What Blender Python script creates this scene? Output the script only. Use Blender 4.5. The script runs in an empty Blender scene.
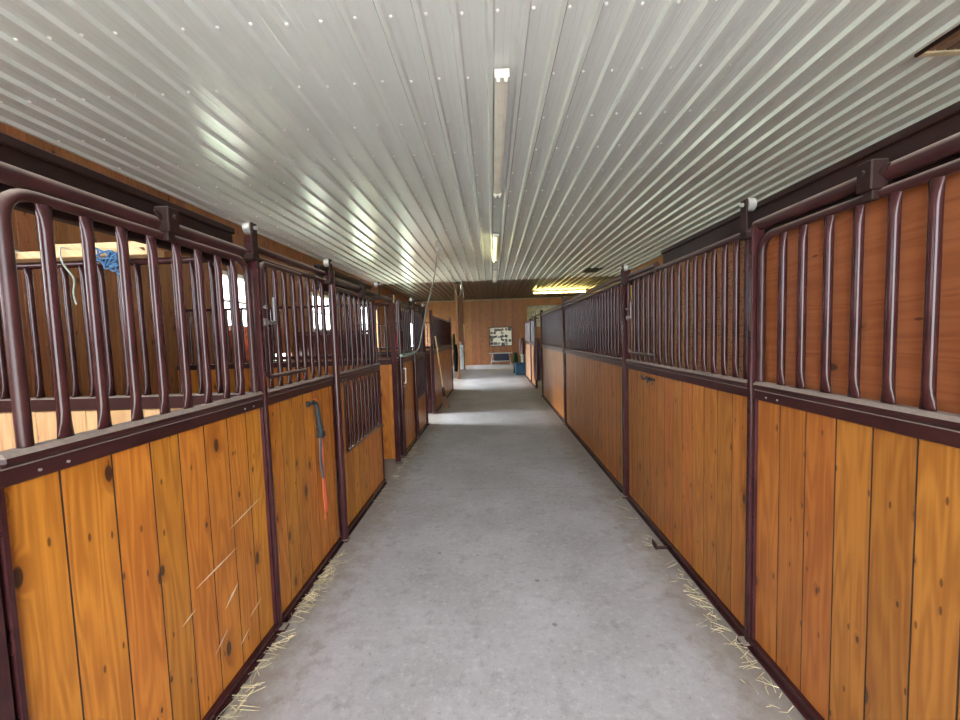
import bpy, bmesh, math, random
from mathutils import Vector, Matrix
random.seed(7)
S = bpy.context.scene
COL = S.collection
PI = math.pi
FL, FR = 1.232, 1.2507          # distance of the two stall fronts from the camera line
RAIL, TOP = 1.342, 2.02         # top of the middle rail, centre of the door's top tube
CEIL = 3.6
LW, RW, FARY, BACKY = -4.18, 4.6, 21.5, -3.0

# ------------------------------------------------------------------ materials
def nodes(name):
    m = bpy.data.materials.new(name); m.use_nodes = True
    nt = m.node_tree; b = nt.nodes['Principled BSDF']
    return m, nt, b
def N(nt, t, **k):
    n = nt.nodes.new(t)
    for a, v in k.items():
        if a.startswith('i_'):
            n.inputs[a[2:].replace('_', ' ')].default_value = v
        else: setattr(n, a, v)
    return n
def L(nt, a, b): nt.links.new(a, b)
def M(nt, op, a, b=None, c=None, clamp=False):
    n = nt.nodes.new('ShaderNodeMath'); n.operation = op; n.use_clamp = clamp
    for i, v in enumerate((a, b, c)):
        if v is None: continue
        if isinstance(v, (int, float)): n.inputs[i].default_value = v
        else: L(nt, v, n.inputs[i])
    return n.outputs[0]
def comb(nt, x, y, z=0.0):
    n = nt.nodes.new('ShaderNodeCombineXYZ')
    for i, v in enumerate((x, y, z)):
        if isinstance(v, (int, float)): n.inputs[i].default_value = v
        else: L(nt, v, n.inputs[i])
    return n.outputs[0]
def mixc(nt, f, a, b, mode='MIX'):
    n = nt.nodes.new('ShaderNodeMix'); n.data_type = 'RGBA'; n.blend_type = mode
    if isinstance(f, (int, float)): n.inputs[0].default_value = f
    else: L(nt, f, n.inputs[0])
    for i, v in ((6, a), (7, b)):
        if isinstance(v, tuple): n.inputs[i].default_value = (*v, 1)
        else: L(nt, v, n.inputs[i])
    return n.outputs[2]
def mapr(nt, v, a, b, c=0.0, d=1.0, smooth=True):
    n = nt.nodes.new('ShaderNodeMapRange')
    if smooth: n.interpolation_type = 'SMOOTHSTEP'
    L(nt, v, n.inputs[0])
    for i, x in enumerate((a, b, c, d)): n.inputs[i+1].default_value = x
    return n.outputs[0]
def noise(nt, vec, scale, detail=3.0, rough=.55, out=0):
    n = N(nt, 'ShaderNodeTexNoise'); n.inputs['Scale'].default_value = scale
    n.inputs['Detail'].default_value = detail; n.inputs['Roughness'].default_value = rough
    L(nt, vec, n.inputs['Vector']); return n.outputs[out]
def bump(nt, b, h, strength, dist=.01):
    n = N(nt, 'ShaderNodeBump'); n.inputs['Strength'].default_value = strength
    n.inputs['Distance'].default_value = dist
    L(nt, h, n.inputs['Height']); L(nt, n.outputs[0], b.inputs['Normal'])

def wood(name, light, dark, knot=(.06, .02, .008), rough=.45, knots=.5, vary=.35, coat=.08, grain=.55, speck=False):
    m, nt, b = nodes(name)
    at = N(nt, 'ShaderNodeAttribute', attribute_name='wc')
    sp = N(nt, 'ShaderNodeSeparateXYZ'); L(nt, at.outputs['Vector'], sp.inputs[0])
    u, v, r = sp.outputs
    uu = M(nt, 'MULTIPLY_ADD', r, 37.3, u); vv = M(nt, 'MULTIPLY_ADD', r, 91.7, v)
    vo = N(nt, 'ShaderNodeTexVoronoi', voronoi_dimensions='2D'); vo.inputs['Scale'].default_value = 1
    L(nt, comb(nt, M(nt, 'MULTIPLY', uu, 7.0), M(nt, 'MULTIPLY', vv, 3.1)), vo.inputs['Vector'])
    cs = N(nt, 'ShaderNodeSeparateColor'); L(nt, vo.outputs['Color'], cs.inputs[0])
    on = M(nt, 'LESS_THAN', cs.outputs[0], knots)
    size = M(nt, 'MULTIPLY_ADD', M(nt, 'POWER', cs.outputs[1], 2.0), .10, .03)
    rel = M(nt, 'DIVIDE', vo.outputs['Distance'], size)
    kn = M(nt, 'MULTIPLY', mapr(nt, rel, 1.1, .75), on)
    halo = M(nt, 'MULTIPLY', mapr(nt, rel, 3.2, .8), on)
    wu = M(nt, 'MULTIPLY_ADD', halo, .035, uu)
    fine = noise(nt, comb(nt, M(nt, 'MULTIPLY', wu, 95.0), M(nt, 'MULTIPLY', vv, 2.4)), 1, 4, .6)
    big = noise(nt, comb(nt, M(nt, 'MULTIPLY', wu, 9.0), M(nt, 'MULTIPLY', vv, .75)), 1, 2, .5)
    ring = M(nt, 'MULTIPLY_ADD', M(nt, 'SINE', M(nt, 'MULTIPLY', big, 62.0)), .5, .5)
    blot = noise(nt, comb(nt, M(nt, 'MULTIPLY', uu, 3.0), M(nt, 'MULTIPLY', vv, 1.6)), 1, 3, .6)
    g = M(nt, 'ADD', M(nt, 'MULTIPLY', fine, .6), M(nt, 'MULTIPLY', ring, .26))
    g = M(nt, 'ADD', g, M(nt, 'MULTIPLY', M(nt, 'SUBTRACT', blot, .2), .55))
    gg = mapr(nt, g, .34, .84)
    c = mixc(nt, M(nt, 'MULTIPLY', gg, grain), light, dark)
    vp = N(nt, 'ShaderNodeTexVoronoi', voronoi_dimensions='2D'); vp.inputs['Scale'].default_value = 1
    L(nt, comb(nt, M(nt, 'MULTIPLY', uu, 15.0), M(nt, 'MULTIPLY', vv, 5.0)), vp.inputs['Vector'])
    ps = N(nt, 'ShaderNodeSeparateColor'); L(nt, vp.outputs['Color'], ps.inputs[0])
    pin = M(nt, 'MULTIPLY', mapr(nt, M(nt, 'MULTIPLY_ADD', fine, .06, vp.outputs['Distance']), .11, .075), M(nt, 'LESS_THAN', ps.outputs[0], knots*.6))
    streak = noise(nt, comb(nt, M(nt, 'MULTIPLY', wu, 38.0), M(nt, 'MULTIPLY', vv, .9)), 1, 3, .6)
    c = mixc(nt, M(nt, 'MULTIPLY', mapr(nt, streak, .55, .75), .45), c, tuple(x*.75 for x in dark))
    c = mixc(nt, M(nt, 'MULTIPLY', pin, .8), c, knot)
    w = N(nt, 'ShaderNodeTexWhiteNoise', noise_dimensions='1D'); L(nt, r, w.inputs['W'])
    hs = N(nt, 'ShaderNodeHueSaturation')
    L(nt, M(nt, 'MULTIPLY_ADD', w.outputs['Value'], vary, 1 - vary*.5), hs.inputs['Value'])
    ws = N(nt, 'ShaderNodeSeparateColor'); L(nt, w.outputs['Color'], ws.inputs[0])
    L(nt, M(nt, 'MULTIPLY_ADD', ws.outputs[1], .016, .492), hs.inputs['Hue'])
    L(nt, c, hs.inputs['Color'])
    c = mixc(nt, M(nt, 'MULTIPLY', halo, .5), hs.outputs[0], tuple(x*.8 for x in dark))
    c = mixc(nt, M(nt, 'MULTIPLY', kn, 1.0), c, knot)
    if speck:
        v2 = N(nt, 'ShaderNodeTexVoronoi', voronoi_dimensions='2D'); v2.inputs['Scale'].default_value = 55
        L(nt, comb(nt, uu, vv), v2.inputs['Vector'])
        s2 = N(nt, 'ShaderNodeSeparateColor'); L(nt, v2.outputs['Color'], s2.inputs[0])
        f = M(nt, 'MULTIPLY', mapr(nt, v2.outputs['Distance'], .42, .2), M(nt, 'LESS_THAN', s2.outputs[0], .45))
        c = mixc(nt, M(nt, 'MULTIPLY', f, .75), c, tuple(x*.28 for x in dark))
    L(nt, c, b.inputs['Base Color'])
    L(nt, M(nt, 'MULTIPLY_ADD', fine, .25, rough-.12), b.inputs['Roughness'])
    b.inputs['Specular IOR Level'].default_value = .35; b.inputs['Coat Weight'].default_value = coat; b.inputs['Coat Roughness'].default_value = .3
    bump(nt, b, g, .25, .004)
    return m
def paint(name, col, rough=.3, spec=.5, dust=0.0, dustcol=(.35, .3, .27), scale=60, metal=0.0, var=.25):
    m, nt, b = nodes(name)
    tc = N(nt, 'ShaderNodeTexCoord'); n1 = noise(nt, tc.outputs['Object'], scale, 4, .6); n2 = noise(nt, tc.outputs['Object'], 6, 3, .6)
    c = mixc(nt, mapr(nt, n2, .3, .7), tuple(x*(1-var) for x in col), tuple(x*(1+var) for x in col))
    if dust:
        ge = N(nt, 'ShaderNodeNewGeometry'); s = N(nt, 'ShaderNodeSeparateXYZ'); L(nt, ge.outputs['Normal'], s.inputs[0])
        up = mapr(nt, s.outputs[2], .12, .85)
        f = M(nt, 'MULTIPLY', M(nt, 'MULTIPLY_ADD', n1, .7, .45, True), M(nt, 'MULTIPLY', up, dust), None, True)
        c = mixc(nt, f, c, dustcol)
        L(nt, M(nt, 'MULTIPLY_ADD', f, .5, rough), b.inputs['Roughness'])
    else:
        L(nt, M(nt, 'MULTIPLY_ADD', n2, .08, rough-.04), b.inputs['Roughness'])
    L(nt, c, b.inputs['Base Color']); b.inputs['Specular IOR Level'].default_value = spec; b.inputs['Metallic'].default_value = metal
    bump(nt, b, n2, .05, .004)
    return m
def emit(name, col, s):
    m, nt, b = nodes(name)
    b.inputs['Base Color'].default_value = (.8, .8, .75, 1)
    b.inputs['Emission Color'].default_value = (*col, 1); b.inputs['Emission Strength'].default_value = s
    return m

STALL = wood('stained_pine', (.53, .198, .027), (.27, .074, .008), rough=.42, vary=.36, grain=.7)
STALLR = wood('stained_pine_browner', (.40, .148, .028), (.21, .060, .010), rough=.42, vary=.3, grain=.7)
PALE = wood('pale_pine', (.66, .40, .20), (.48, .25, .10), rough=.6, vary=.25, coat=0)
WALLW = wood('wall_pine', (.31, .125, .045), (.18, .062, .022), rough=.5, vary=.4, coat=.15)
PALEW = wood('weathered_pink_pine', (.36, .19, .11), (.24, .11, .055), rough=.6, vary=.2, coat=0)
COLW = wood('column_pine', (.17, .066, .022), (.10, .034, .012), rough=.6, vary=.2)
FARW = wood('far_wall_pine', (.24, .088, .025), (.12, .038, .010), rough=.5, vary=.4, coat=.15)
PLY = wood('backing_plywood', (.36, .128, .045), (.22, .064, .02), rough=.5, knots=.1, vary=.2)
OSB = wood('speckled_backing', (.40, .19, .075), (.25, .1, .035), rough=.6, knots=.1, vary=.2, speck=True)
LUMBER = wood('raw_lumber', (.72, .5, .28), (.55, .34, .16), rough=.7, knots=.2, vary=.2, coat=0)
RUST = paint('oxblood_paint', (.042, .013, .014), .19, .34, .0)
RUSTD = paint('oxblood_paint_dusty', (.038, .013, .013), .32, .28, .9, (.36, .30, .26))
HEAD = paint('dark_brown_track_cover', (.018, .007, .006), .55, .25, .15)
STEEL = paint('bright_steel', (.62, .62, .6), .3, .5, metal=.8, var=.05)
WHITE = paint('white_enamel', (.80, .77, .70), .45, var=.06)
BLACK = paint('black_rubber', (.012, .012, .014), .55)
NAVY = paint('navy_plastic', (.006, .008, .026), .5)
TEAL = paint('blue_plastic', (.006, .055, .11), .45)
GREYM = paint('grey_metal', (.34, .34, .32), .5)
CLOTHB = paint('black_cloth', (.006, .006, .007), .95, .08)
LATCH = paint('worn_latch_steel', (.13, .11, .11), .4)
GREEN = paint('green_cloth', (.012, .045, .018), .9, .1)
GREYR = paint('grey_rope', (.36, .37, .34), .8, scale=200)
BLUER = paint('blue_twine', (.05, .14, .28), .8, scale=200)
PALER = paint('pale_twine', (.32, .36, .32), .8, scale=200)
SLEEVE = paint('pale_green_sleeve', (.30, .36, .31), .6)
ORANGE = paint('orange_webbing', (.80, .17, .075), .6)
GREYW = paint('grey_webbing', (.12, .12, .14), .6)
DARKW = paint('dark_grip', (.018, .026, .030), .45)
REDB = paint('red_cloth', (.5, .03, .06), .8)
MAROON = paint('maroon_leather', (.06, .018, .022), .5)
PALEP = paint('pale_pink_board', (.55, .36, .27), .6)
SAGE = paint('sage_board', (.50, .51, .42), .6)
SHEET = paint('white_sheet', (.72, .76, .80), .5, var=.06)
DARKC = paint('shade_brown_steel_ceiling', (.016, .012, .009), .3, .35)  # shade over the far ceiling put into a darker brown
STRAW = paint('straw', (.60, .52, .32), .8, var=.5, scale=30)
BROWNS = paint('brown_slats', (.24, .13, .085), .6)
GROOVE = paint('groove_dark_brown', (.035, .014, .006), .9)
SCREW = paint('pale_screw', (.85, .85, .82), .3)
LAMP = emit('lamp_tube', (1, .93, .42), 9)
LAMP2 = emit('lamp_tube_far', (1, .80, .22), 38)

def ceiling_mat():
    m, nt, b = nodes('galvanised_white_steel')
    tc = N(nt, 'ShaderNodeTexCoord'); mp = N(nt, 'ShaderNodeMapping'); mp.inputs['Scale'].default_value = (14, .6, 1)
    L(nt, tc.outputs['Object'], mp.inputs[0])
    n = noise(nt, mp.outputs[0], 1.5, 4, .6); n2 = noise(nt, tc.outputs['Object'], 220, 2, .5)
    L(nt, mixc(nt, mapr(nt, n, .2, .8), (.615, .635, .63), (.655, .675, .67)), b.inputs['Base Color'])
    L(nt, M(nt, 'MULTIPLY_ADD', n2, .08, .19), b.inputs['Roughness'])
    b.inputs['Specular IOR Level'].default_value = .6
    bump(nt, b, noise(nt, tc.outputs['Object'], 3.5, 2, .5), .12, .02)
    return m
CEILM = ceiling_mat()
def concrete_mat():
    m, nt, b = nodes('concrete')
    ge = N(nt, 'ShaderNodeNewGeometry'); P = ge.outputs['Position']
    a = noise(nt, P, 1.3, 5, .6); c2 = noise(nt, P, 9, 5, .65); c3 = noise(nt, P, 75, 3, .7)
    c = mixc(nt, mapr(nt, a, .32, .7), (.34, .330, .338), (.44, .440, .465))
    c = mixc(nt, M(nt, 'MULTIPLY', mapr(nt, c2, .5, .7), .42), c, (.24, .225, .22))
    c4 = noise(nt, P, 28, 4, .7)
    c = mixc(nt, M(nt, 'MULTIPLY', mapr(nt, c4, .52, .68), .4), c, (.56, .555, .575))
    c = mixc(nt, M(nt, 'MULTIPLY', mapr(nt, c4, .44, .32), .45), c, (.2, .19, .19))
    c = mixc(nt, M(nt, 'MULTIPLY', mapr(nt, c3, .56, .75), .35), c, (.6, .6, .62))
    c = mixc(nt, M(nt, 'MULTIPLY', mapr(nt, c3, .42, .3), .35), c, (.2, .19, .19))
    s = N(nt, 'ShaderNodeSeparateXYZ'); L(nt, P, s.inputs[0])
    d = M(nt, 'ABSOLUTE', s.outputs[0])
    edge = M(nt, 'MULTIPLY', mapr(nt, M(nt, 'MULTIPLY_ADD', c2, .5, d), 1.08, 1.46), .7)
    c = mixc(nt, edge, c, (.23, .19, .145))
    v = N(nt, 'ShaderNodeTexVoronoi'); v.inputs['Scale'].default_value = 4.5; L(nt, P, v.inputs['Vector'])
    cs = N(nt, 'ShaderNodeSeparateColor'); L(nt, v.outputs['Color'], cs.inputs[0])
    pit = M(nt, 'MULTIPLY', mapr(nt, M(nt, 'MULTIPLY_ADD', c3, .12, v.outputs['Distance']), .15, .09), M(nt, 'LESS_THAN', cs.outputs[0], .4))
    c = mixc(nt, M(nt, 'MULTIPLY', pit, .7), c, (.14, .12, .12))
    j = M(nt, 'ABSOLUTE', M(nt, 'SUBTRACT', M(nt, 'MODULO', M(nt, 'ADD', s.outputs[1], 12.47), 3.66), 1.83))
    c = mixc(nt, M(nt, 'MULTIPLY', M(nt, 'LESS_THAN', j, .005), .3), c, (.16, .15, .15))
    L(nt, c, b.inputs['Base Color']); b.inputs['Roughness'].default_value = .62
    h = M(nt, 'SUBTRACT', M(nt, 'MULTIPLY_ADD', c3, .4, c2), pit)
    bump(nt, b, h, .3, .006)
    return m
CONC = concrete_mat()
def glass_mat():
    m = bpy.data.materials.new('window_glass'); m.use_nodes = True; nt = m.node_tree
    nt.nodes.remove(nt.nodes['Principled BSDF']); o = nt.nodes['Material Output']
    t = N(nt, 'ShaderNodeBsdfTransparent'); g = N(nt, 'ShaderNodeBsdfGlossy'); g.inputs['Roughness'].default_value = .02
    x = N(nt, 'ShaderNodeMixShader'); x.inputs[0].default_value = .06
    L(nt, t.outputs[0], x.inputs[1]); L(nt, g.outputs[0], x.inputs[2]); L(nt, x.outputs[0], o.inputs[0])
    return m
GLASS = glass_mat()
def grass_mat():
    m, nt, b = nodes('grass_ground'); ge = N(nt, 'ShaderNodeNewGeometry')
    L(nt, mixc(nt, mapr(nt, noise(nt, ge.outputs['Position'], 3, 4), .3, .7), (.27, .33, .22), (.36, .41, .30)), b.inputs['Base Color'])
    b.inputs['Roughness'].default_value = .9
    return m
GRASS = grass_mat()
GRAVEL = paint('pale_gravel', (.46, .44, .41), .9, scale=40)

# ------------------------------------------------------------------ mesh helpers
ORG = {}
def obj(name, bm, mat, parent=None, loc=None, smooth=False, label=None):
    """bm is in world coordinates; links ONE mesh object"""
    me = bpy.data.meshes.new(name)
    if loc is None: loc = ORG[parent.name] if parent else Vector((0, 0, 0))
    loc = Vector(loc)
    bmesh.ops.translate(bm, verts=bm.verts, vec=-loc)
    bm.normal_update(); bm.to_mesh(me); bm.free()
    if smooth:
        for p in me.polygons: p.use_smooth = True
        try: me.set_sharp_from_angle(angle=math.radians(42))
        except Exception: pass
    for mm in (mat if isinstance(mat, (list, tuple)) else [mat]): me.materials.append(mm)
    o = bpy.data.objects.new(name, me); COL.objects.link(o)
    if parent:
        o.parent = parent; o.location = loc - ORG[parent.name]
    else: o.location = loc
    ORG[o.name] = loc
    if label: o['label'] = label
    return o
def inst(name, me, parent, loc):
    o = bpy.data.objects.new(name, me); COL.objects.link(o); o.parent = parent
    o.location = Vector(loc) - ORG[parent.name]; ORG[o.name] = Vector(loc); return o
def tag(o, label, cat, group=None):
    o['label'] = label; o['category'] = cat
    if group: o['group'] = group
    return o
def thing(name, loc, label, cat, group=None):
    o = bpy.data.objects.new(name, None); COL.objects.link(o); o.location = loc; o.empty_display_size = .1
    ORG[o.name] = Vector(loc); return tag(o, label, cat, group)
def struct(name, bm, mat, smooth=False):
    o = obj(name, bm, mat, smooth=smooth); o['kind'] = 'structure'; return o
def BM(): return bmesh.new()
def box(bm, x0, x1, y0, y1, z0, z1, bev=0.0, wc=None, mi=0):
    if x0 > x1: x0, x1 = x1, x0
    vs = [bm.verts.new((x, y, z)) for x in (x0, x1) for y in (y0, y1) for z in (z0, z1)]
    fs = [bm.faces.new([vs[i] for i in f]) for f in ((0,1,3,2),(4,6,7,5),(0,4,5,1),(2,3,7,6),(0,2,6,4),(1,5,7,3))]
    for f in fs: f.material_index = mi
    out = vs
    if bev:
        es = list({e for f in fs for e in f.edges})
        r = bmesh.ops.bevel(bm, geom=es, offset=bev, segments=1, affect='EDGES', profile=.5)
        out = [v for v in r['verts']]
        out = list({v for f in r['faces'] for v in f.verts} | {v for v in vs if v.is_valid})
        for f in {f for v in out for f in v.link_faces}: f.material_index = mi
    return out
def board(bm, x0, x1, y0, y1, z0, z1, axis='y', r=None, bev=.004, flat=False, dark_sides=False):
    """one plank; axis = the horizontal axis across its face; writes the wood coordinates"""
    lay = bm.verts.layers.float_vector.get('wc') or bm.verts.layers.float_vector.new('wc')
    vs = box(bm, x0, x1, y0, y1, z0, z1, bev)
    r = random.random() if r is None else r
    if dark_sides:      # plank side faces take the dark brown second material
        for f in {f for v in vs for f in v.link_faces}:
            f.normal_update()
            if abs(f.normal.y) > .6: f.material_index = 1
    for v in vs:
        if flat:   # grain runs along the horizontal axis
            v[lay] = (v.co.z + v.co.x*.7, v.co.y if axis == 'y' else v.co.x, r)
        else:
            v[lay] = ((v.co.y if axis == 'y' else v.co.x) + (v.co.x if axis == 'y' else v.co.y)*.9, v.co.z, r)
def tube(bm, pts, rad, seg=10, closed=False, cap=True):
    pts = [Vector(p) for p in pts]; n = len(pts)
    t0 = (pts[1]-pts[0]).normalized()
    up = Vector((0, 0, 1)) if abs(t0.z) < .9 else Vector((1, 0, 0))
    u = t0.cross(up).normalized(); prev = t0; rings = []
    for i, p in enumerate(pts):
        if i == 0: t = t0
        elif i == n-1: t = (pts[i]-pts[i-1]).normalized()
        else: t = ((pts[i+1]-p).normalized() + (p-pts[i-1]).normalized()).normalized()
        q = prev.rotation_difference(t); u = (q @ u).normalized(); prev = t
        w = t.cross(u).normalized(); r = rad[i] if isinstance(rad, (list, tuple)) else rad
        rings.append([bm.verts.new(p + (u*math.cos(2*PI*k/seg) + w*math.sin(2*PI*k/seg))*r) for k in range(seg)])
    for a, b in zip(rings, rings[1:]):
        for k in range(seg): bm.faces.new((a[k], a[(k+1) % seg], b[(k+1) % seg], b[k]))
    if cap: bm.faces.new(list(reversed(rings[0]))); bm.faces.new(rings[-1])
def arc_path(corners, r, n=6):
    """polyline through corner points with rounded inner corners"""
    c = [Vector(p) for p in corners]; out = [c[0]]
    for a, b, d in zip(c, c[1:], c[2:]):
        e1 = (a-b).normalized(); e2 = (d-b).normalized()
        p0, p1 = b+e1*r, b+e2*r
        for k in range(n+1):
            t = k/n; out.append(p0*(1-t)**2 + b*2*t*(1-t) + p1*t*t)
    out.append(c[-1]); return out
def smoothpath(pts, n=8):
    p = [Vector(q) for q in pts]; p = [p[0]*2-p[1]] + p + [p[-1]*2-p[-2]]; out = []
    for i in range(1, len(p)-2):
        a, b, c, d = p[i-1:i+3]
        for k in range(n):
            t = k/n
            out.append(.5*((2*b) + (c-a)*t + (2*a-5*b+4*c-d)*t*t + (3*b-a-3*c+d)*t**3))
    out.append(p[-2]); return out
def disc(bm, c, r, depth, axis='x', seg=20, r2=None):
    d = {'x': Vector((depth, 0, 0)), 'y': Vector((0, depth, 0)), 'z': Vector((0, 0, depth))}[axis]
    c = Vector(c); tube(bm, [c-d/2, c+d/2], [r, r if r2 is None else r2], seg)

BARS = {}
def bar_mesh(h, r=.0155, seg=12):
    """a steel bar squashed flat and flared at both welded ends"""
    k = round(h, 3), r
    if k in BARS: return BARS[k]
    bm = BM(); rings = []
    prof = [(0, .45, 1.6), (.012, .5, 1.5), (.05, .92, 1.07), (.08, 1, 1), (h-.08, 1, 1), (h-.05, .92, 1.07), (h-.012, .5, 1.42), (h, .45, 1.45)]
    for z, ax, ay in prof:
        rings.append([bm.verts.new((r*ax*math.cos(2*PI*i/seg), r*ay*math.sin(2*PI*i/seg), z)) for i in range(seg)])
    for a, b in zip(rings, rings[1:]):
        for i in range(seg): bm.faces.new((a[i], a[(i+1) % seg], b[(i+1) % seg], b[i]))
    bm.faces.new(list(reversed(rings[0]))); bm.faces.new(rings[-1])
    me = bpy.data.meshes.new('bar'); bm.normal_update(); bm.to_mesh(me); bm.free()
    for p in me.polygons: p.use_smooth = True
    me.materials.append(RUST); BARS[k] = me
    return me
def bars(parent, s, ys, z0, z1, face, d=.02, axis='y', r=.0155):
    me = bar_mesh(z1-z0, r)
    for q in ys:
        o = inst('bar', me, parent, (s*(face+d), q, z0))
def spaced(a, b, step):
    n = max(1, round((b-a)/step)); return [a+(b-a)*i/n for i in range(n+1)]

# ------------------------------------------------------------------ stall fronts
def planks(s, face, y0, y1, z0, z1, widths=None, t=.035, d=.014, step=.138):
    bm = BM(); y = y0
    ws = widths or [step+random.uniform(-.006, .006) for _ in range(60)]
    i = 0
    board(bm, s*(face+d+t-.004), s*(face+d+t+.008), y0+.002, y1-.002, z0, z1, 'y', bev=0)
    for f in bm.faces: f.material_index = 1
    while y < y1-.012:
        w = min(ws[i % len(ws)], y1-y)
        if y1-(y+w) < .03: w = y1-y
        j = 0
        board(bm, s*(face+d+j), s*(face+d+t), y+.0016, y+w-.0016, z0, z1, 'y', bev=.0012, dark_sides=True); y += w; i += 1
    return bm
def rail_bm(s, face, y0, y1, z1=RAIL):
    bm = BM()
    box(bm, s*(face-.013), s*(face+.05), y0, y1, z1-.038, z1, .013)
    box(bm, s*(face-.001), s*(face+.05), y0, y1, z1-.086, z1-.039, .003)
    return bm
def sill_bm(s, face, y0, y1, out=.0):
    bm = BM()
    box(bm, s*(face-.006-out), s*(face+.05), y0, y1, .012, .05, .004)
    box(bm, s*(face-.020-out), s*(face+.02), y0, y1, .003, .014, .002)
    return bm
def edge_bm(s, face, y0, y1, z0, z1):
    bm = BM(); box(bm, s*(face+.002), s*(face+.05), y0, y1, z0, z1, .004); return bm

def front_panel(s, y0, y1, label, wood_m, ys, cat='stall panel', name='stall_panel', top=TOP+.02, loop=None, backing=None, widths=None, rail=RUSTD, edges=True):
    face = FL if s < 0 else FR
    t = thing(name, (s*(face+.02), (y0+y1)/2, 0), label, cat, 'stall fronts along the aisle')
    obj('board_panel', planks(s, face, y0+.012, y1-.012, .045, RAIL-.085, widths), [wood_m, GROOVE], t)
    obj('middle_rail', rail_bm(s, face, y0, y1), rail, t)
    obj('bottom_rail', sill_bm(s, face, y0, y1), RUST, t)
    if ys:
        bars(t, s, ys, RAIL-.002, top, face)
    tb = BM(); tube(tb, [(s*(face+.02), y0, top+.008), (s*(face+.02), y1, top+.008)], .017, 10)
    obj('top_rail', tb, rail, t, smooth=True)
    if loop:
        a, b = loop
        f = thing('x', (0, 0, 0), 'x', 'x'); COL.objects.unlink(f); bpy.data.objects.remove(f)
        lb = BM(); X = s*(face+.004)
        tube(lb, arc_path([(X, b[0], a[1]), (X, b[1], a[1]), (X, b[1], a[0]), (X, b[0], a[0])], .05), .013, 10)
        fd = obj('feed_gate', lb, rail, t, smooth=True)
        la = BM(); yy = b[1]; sg = 1 if b[0] < b[1] else -1
        zc = (a[0]+a[1])/2+.02
        tube(la, [(X-s*.012, yy+sg*.015, zc-.03), (X-s*.012, yy-sg*.09, zc-.03)], .009, 8)
        tube(la, [(X-s*.012, yy-sg*.09, zc-.035), (X-s*.012, yy-sg*.09, zc+.11)], .009, 8)
        box(la, X-s*.02, X+s*.01, yy-.018, yy+.018, zc-.05, zc-.01, .003)
        disc(la, (X-s*.014, yy, zc+.05), .010, .02)
        obj('latch', la, LATCH, fd, smooth=True, label='sliding bolt latch')
    if backing:
        bm = BM(); m_, step = backing
        for q in range(int((y1-y0)/step)+1):
            a, b = y0+q*step, min(y0+(q+1)*step, y1)
            if b-a > .01: board(bm, s*(face+.052), s*(face+.07), a, b-.002, RAIL-.09, TOP+.05, 'y', flat=True, bev=.002)
        obj('backing_sheet', bm, m_, t, label='brown wooden sheet behind the bars')
    return t
def post(s, y, label, w=.036, d0=-.012, d1=.05, z1=2.16, roundp=False, foot=True, rad=.027):
    face = FL if s < 0 else FR
    t = thing('steel_post', (s*face, y, 0), label, 'post', 'steel posts of the stall fronts')
    bm = BM()
    if roundp: tube(bm, [(s*(face+d0), y, 0), (s*(face+d0), y, z1)], rad, 16)
    else: box(bm, s*(face+d0), s*(face+d1), y-w/2, y+w/2, 0, z1, .005)
    obj('upright', bm, RUST, t, smooth=True)
    if foot:
        f = BM(); box(f, s*(face+d0-.03), s*(face+d0+.05), y-w/2-.015, y+w/2+.015, 0.001, .02, .003)
        obj('foot_plate', f, RUSTD, t)
    return t
def roller(s, y, parent, z=2.06):
    face = FL if s < 0 else FR
    bm = BM(); box(bm, s*(face-.034), s*(face-.024), y-.024, y+.024, z-.02, z+.15, .003)
    box(bm, s*(face-.034), s*(face+.05), y-.03, y+.03, z-.035, z-.005, .003)
    o = obj('roller_bracket', bm, HEAD, parent)
    w = BM(); disc(w, (s*(face-.006), y, z+.125), .03, .036, 'x', 20); disc(w, (s*(face-.04), y, z+.125), .010, .012, 'x', 8)
    obj('roller_wheel', w, STEEL, o, smooth=True, label='bright steel roller')
def hanger(s, y, parent, z=2.03):
    face = FL if s < 0 else FR
    bm = BM(); box(bm, s*(face-.026), s*(face+.03), y-.028, y+.028, z, z+.095, .004)
    box(bm, s*(face-.012), s*(face+.012), y-.018, y+.018, z-.03, z+.002, .003)
    tube(bm, [(s*(face+.0), y-.055, z+.07), (s*(face+.0), y-.03, z+.045)], .006, 6)
    disc(bm, (s*(face-.033), y, z+.06), .010, .01, 'x', 8)
    obj('track_hanger', bm, HEAD, parent)
def track(s, y0, y1, label, hangers=(), rollers=(), cover=None, pipe_r=.027, z=2.082):
    face = FL if s < 0 else FR
    t = thing('sliding_track', (s*(face+.03), (y0+y1)/2, z), label, 'door track', 'overhead tracks of the stall fronts')
    bm = BM(); tube(bm, [(s*(face+.03), y0, z), (s*(face+.03), y1, z)], pipe_r, 14)
    obj('track_pipe', bm, RUSTD, t, smooth=True)
    if cover:
        c = BM(); a, b = cover
        zt = 2.183 if s < 0 else 2.21
        box(c, s*(face+.085), s*(face+.125), a, b, 2.0, zt, .005)
        box(c, s*(face+.07), s*(face+.125), a, b, zt-.025, zt+.005, .004)
        obj('cover_board', c, HEAD, t, label='dark brown track cover board')
    for y in hangers: hanger(s, y, t)
    for y in rollers: roller(s, y, t)
    return t
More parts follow.
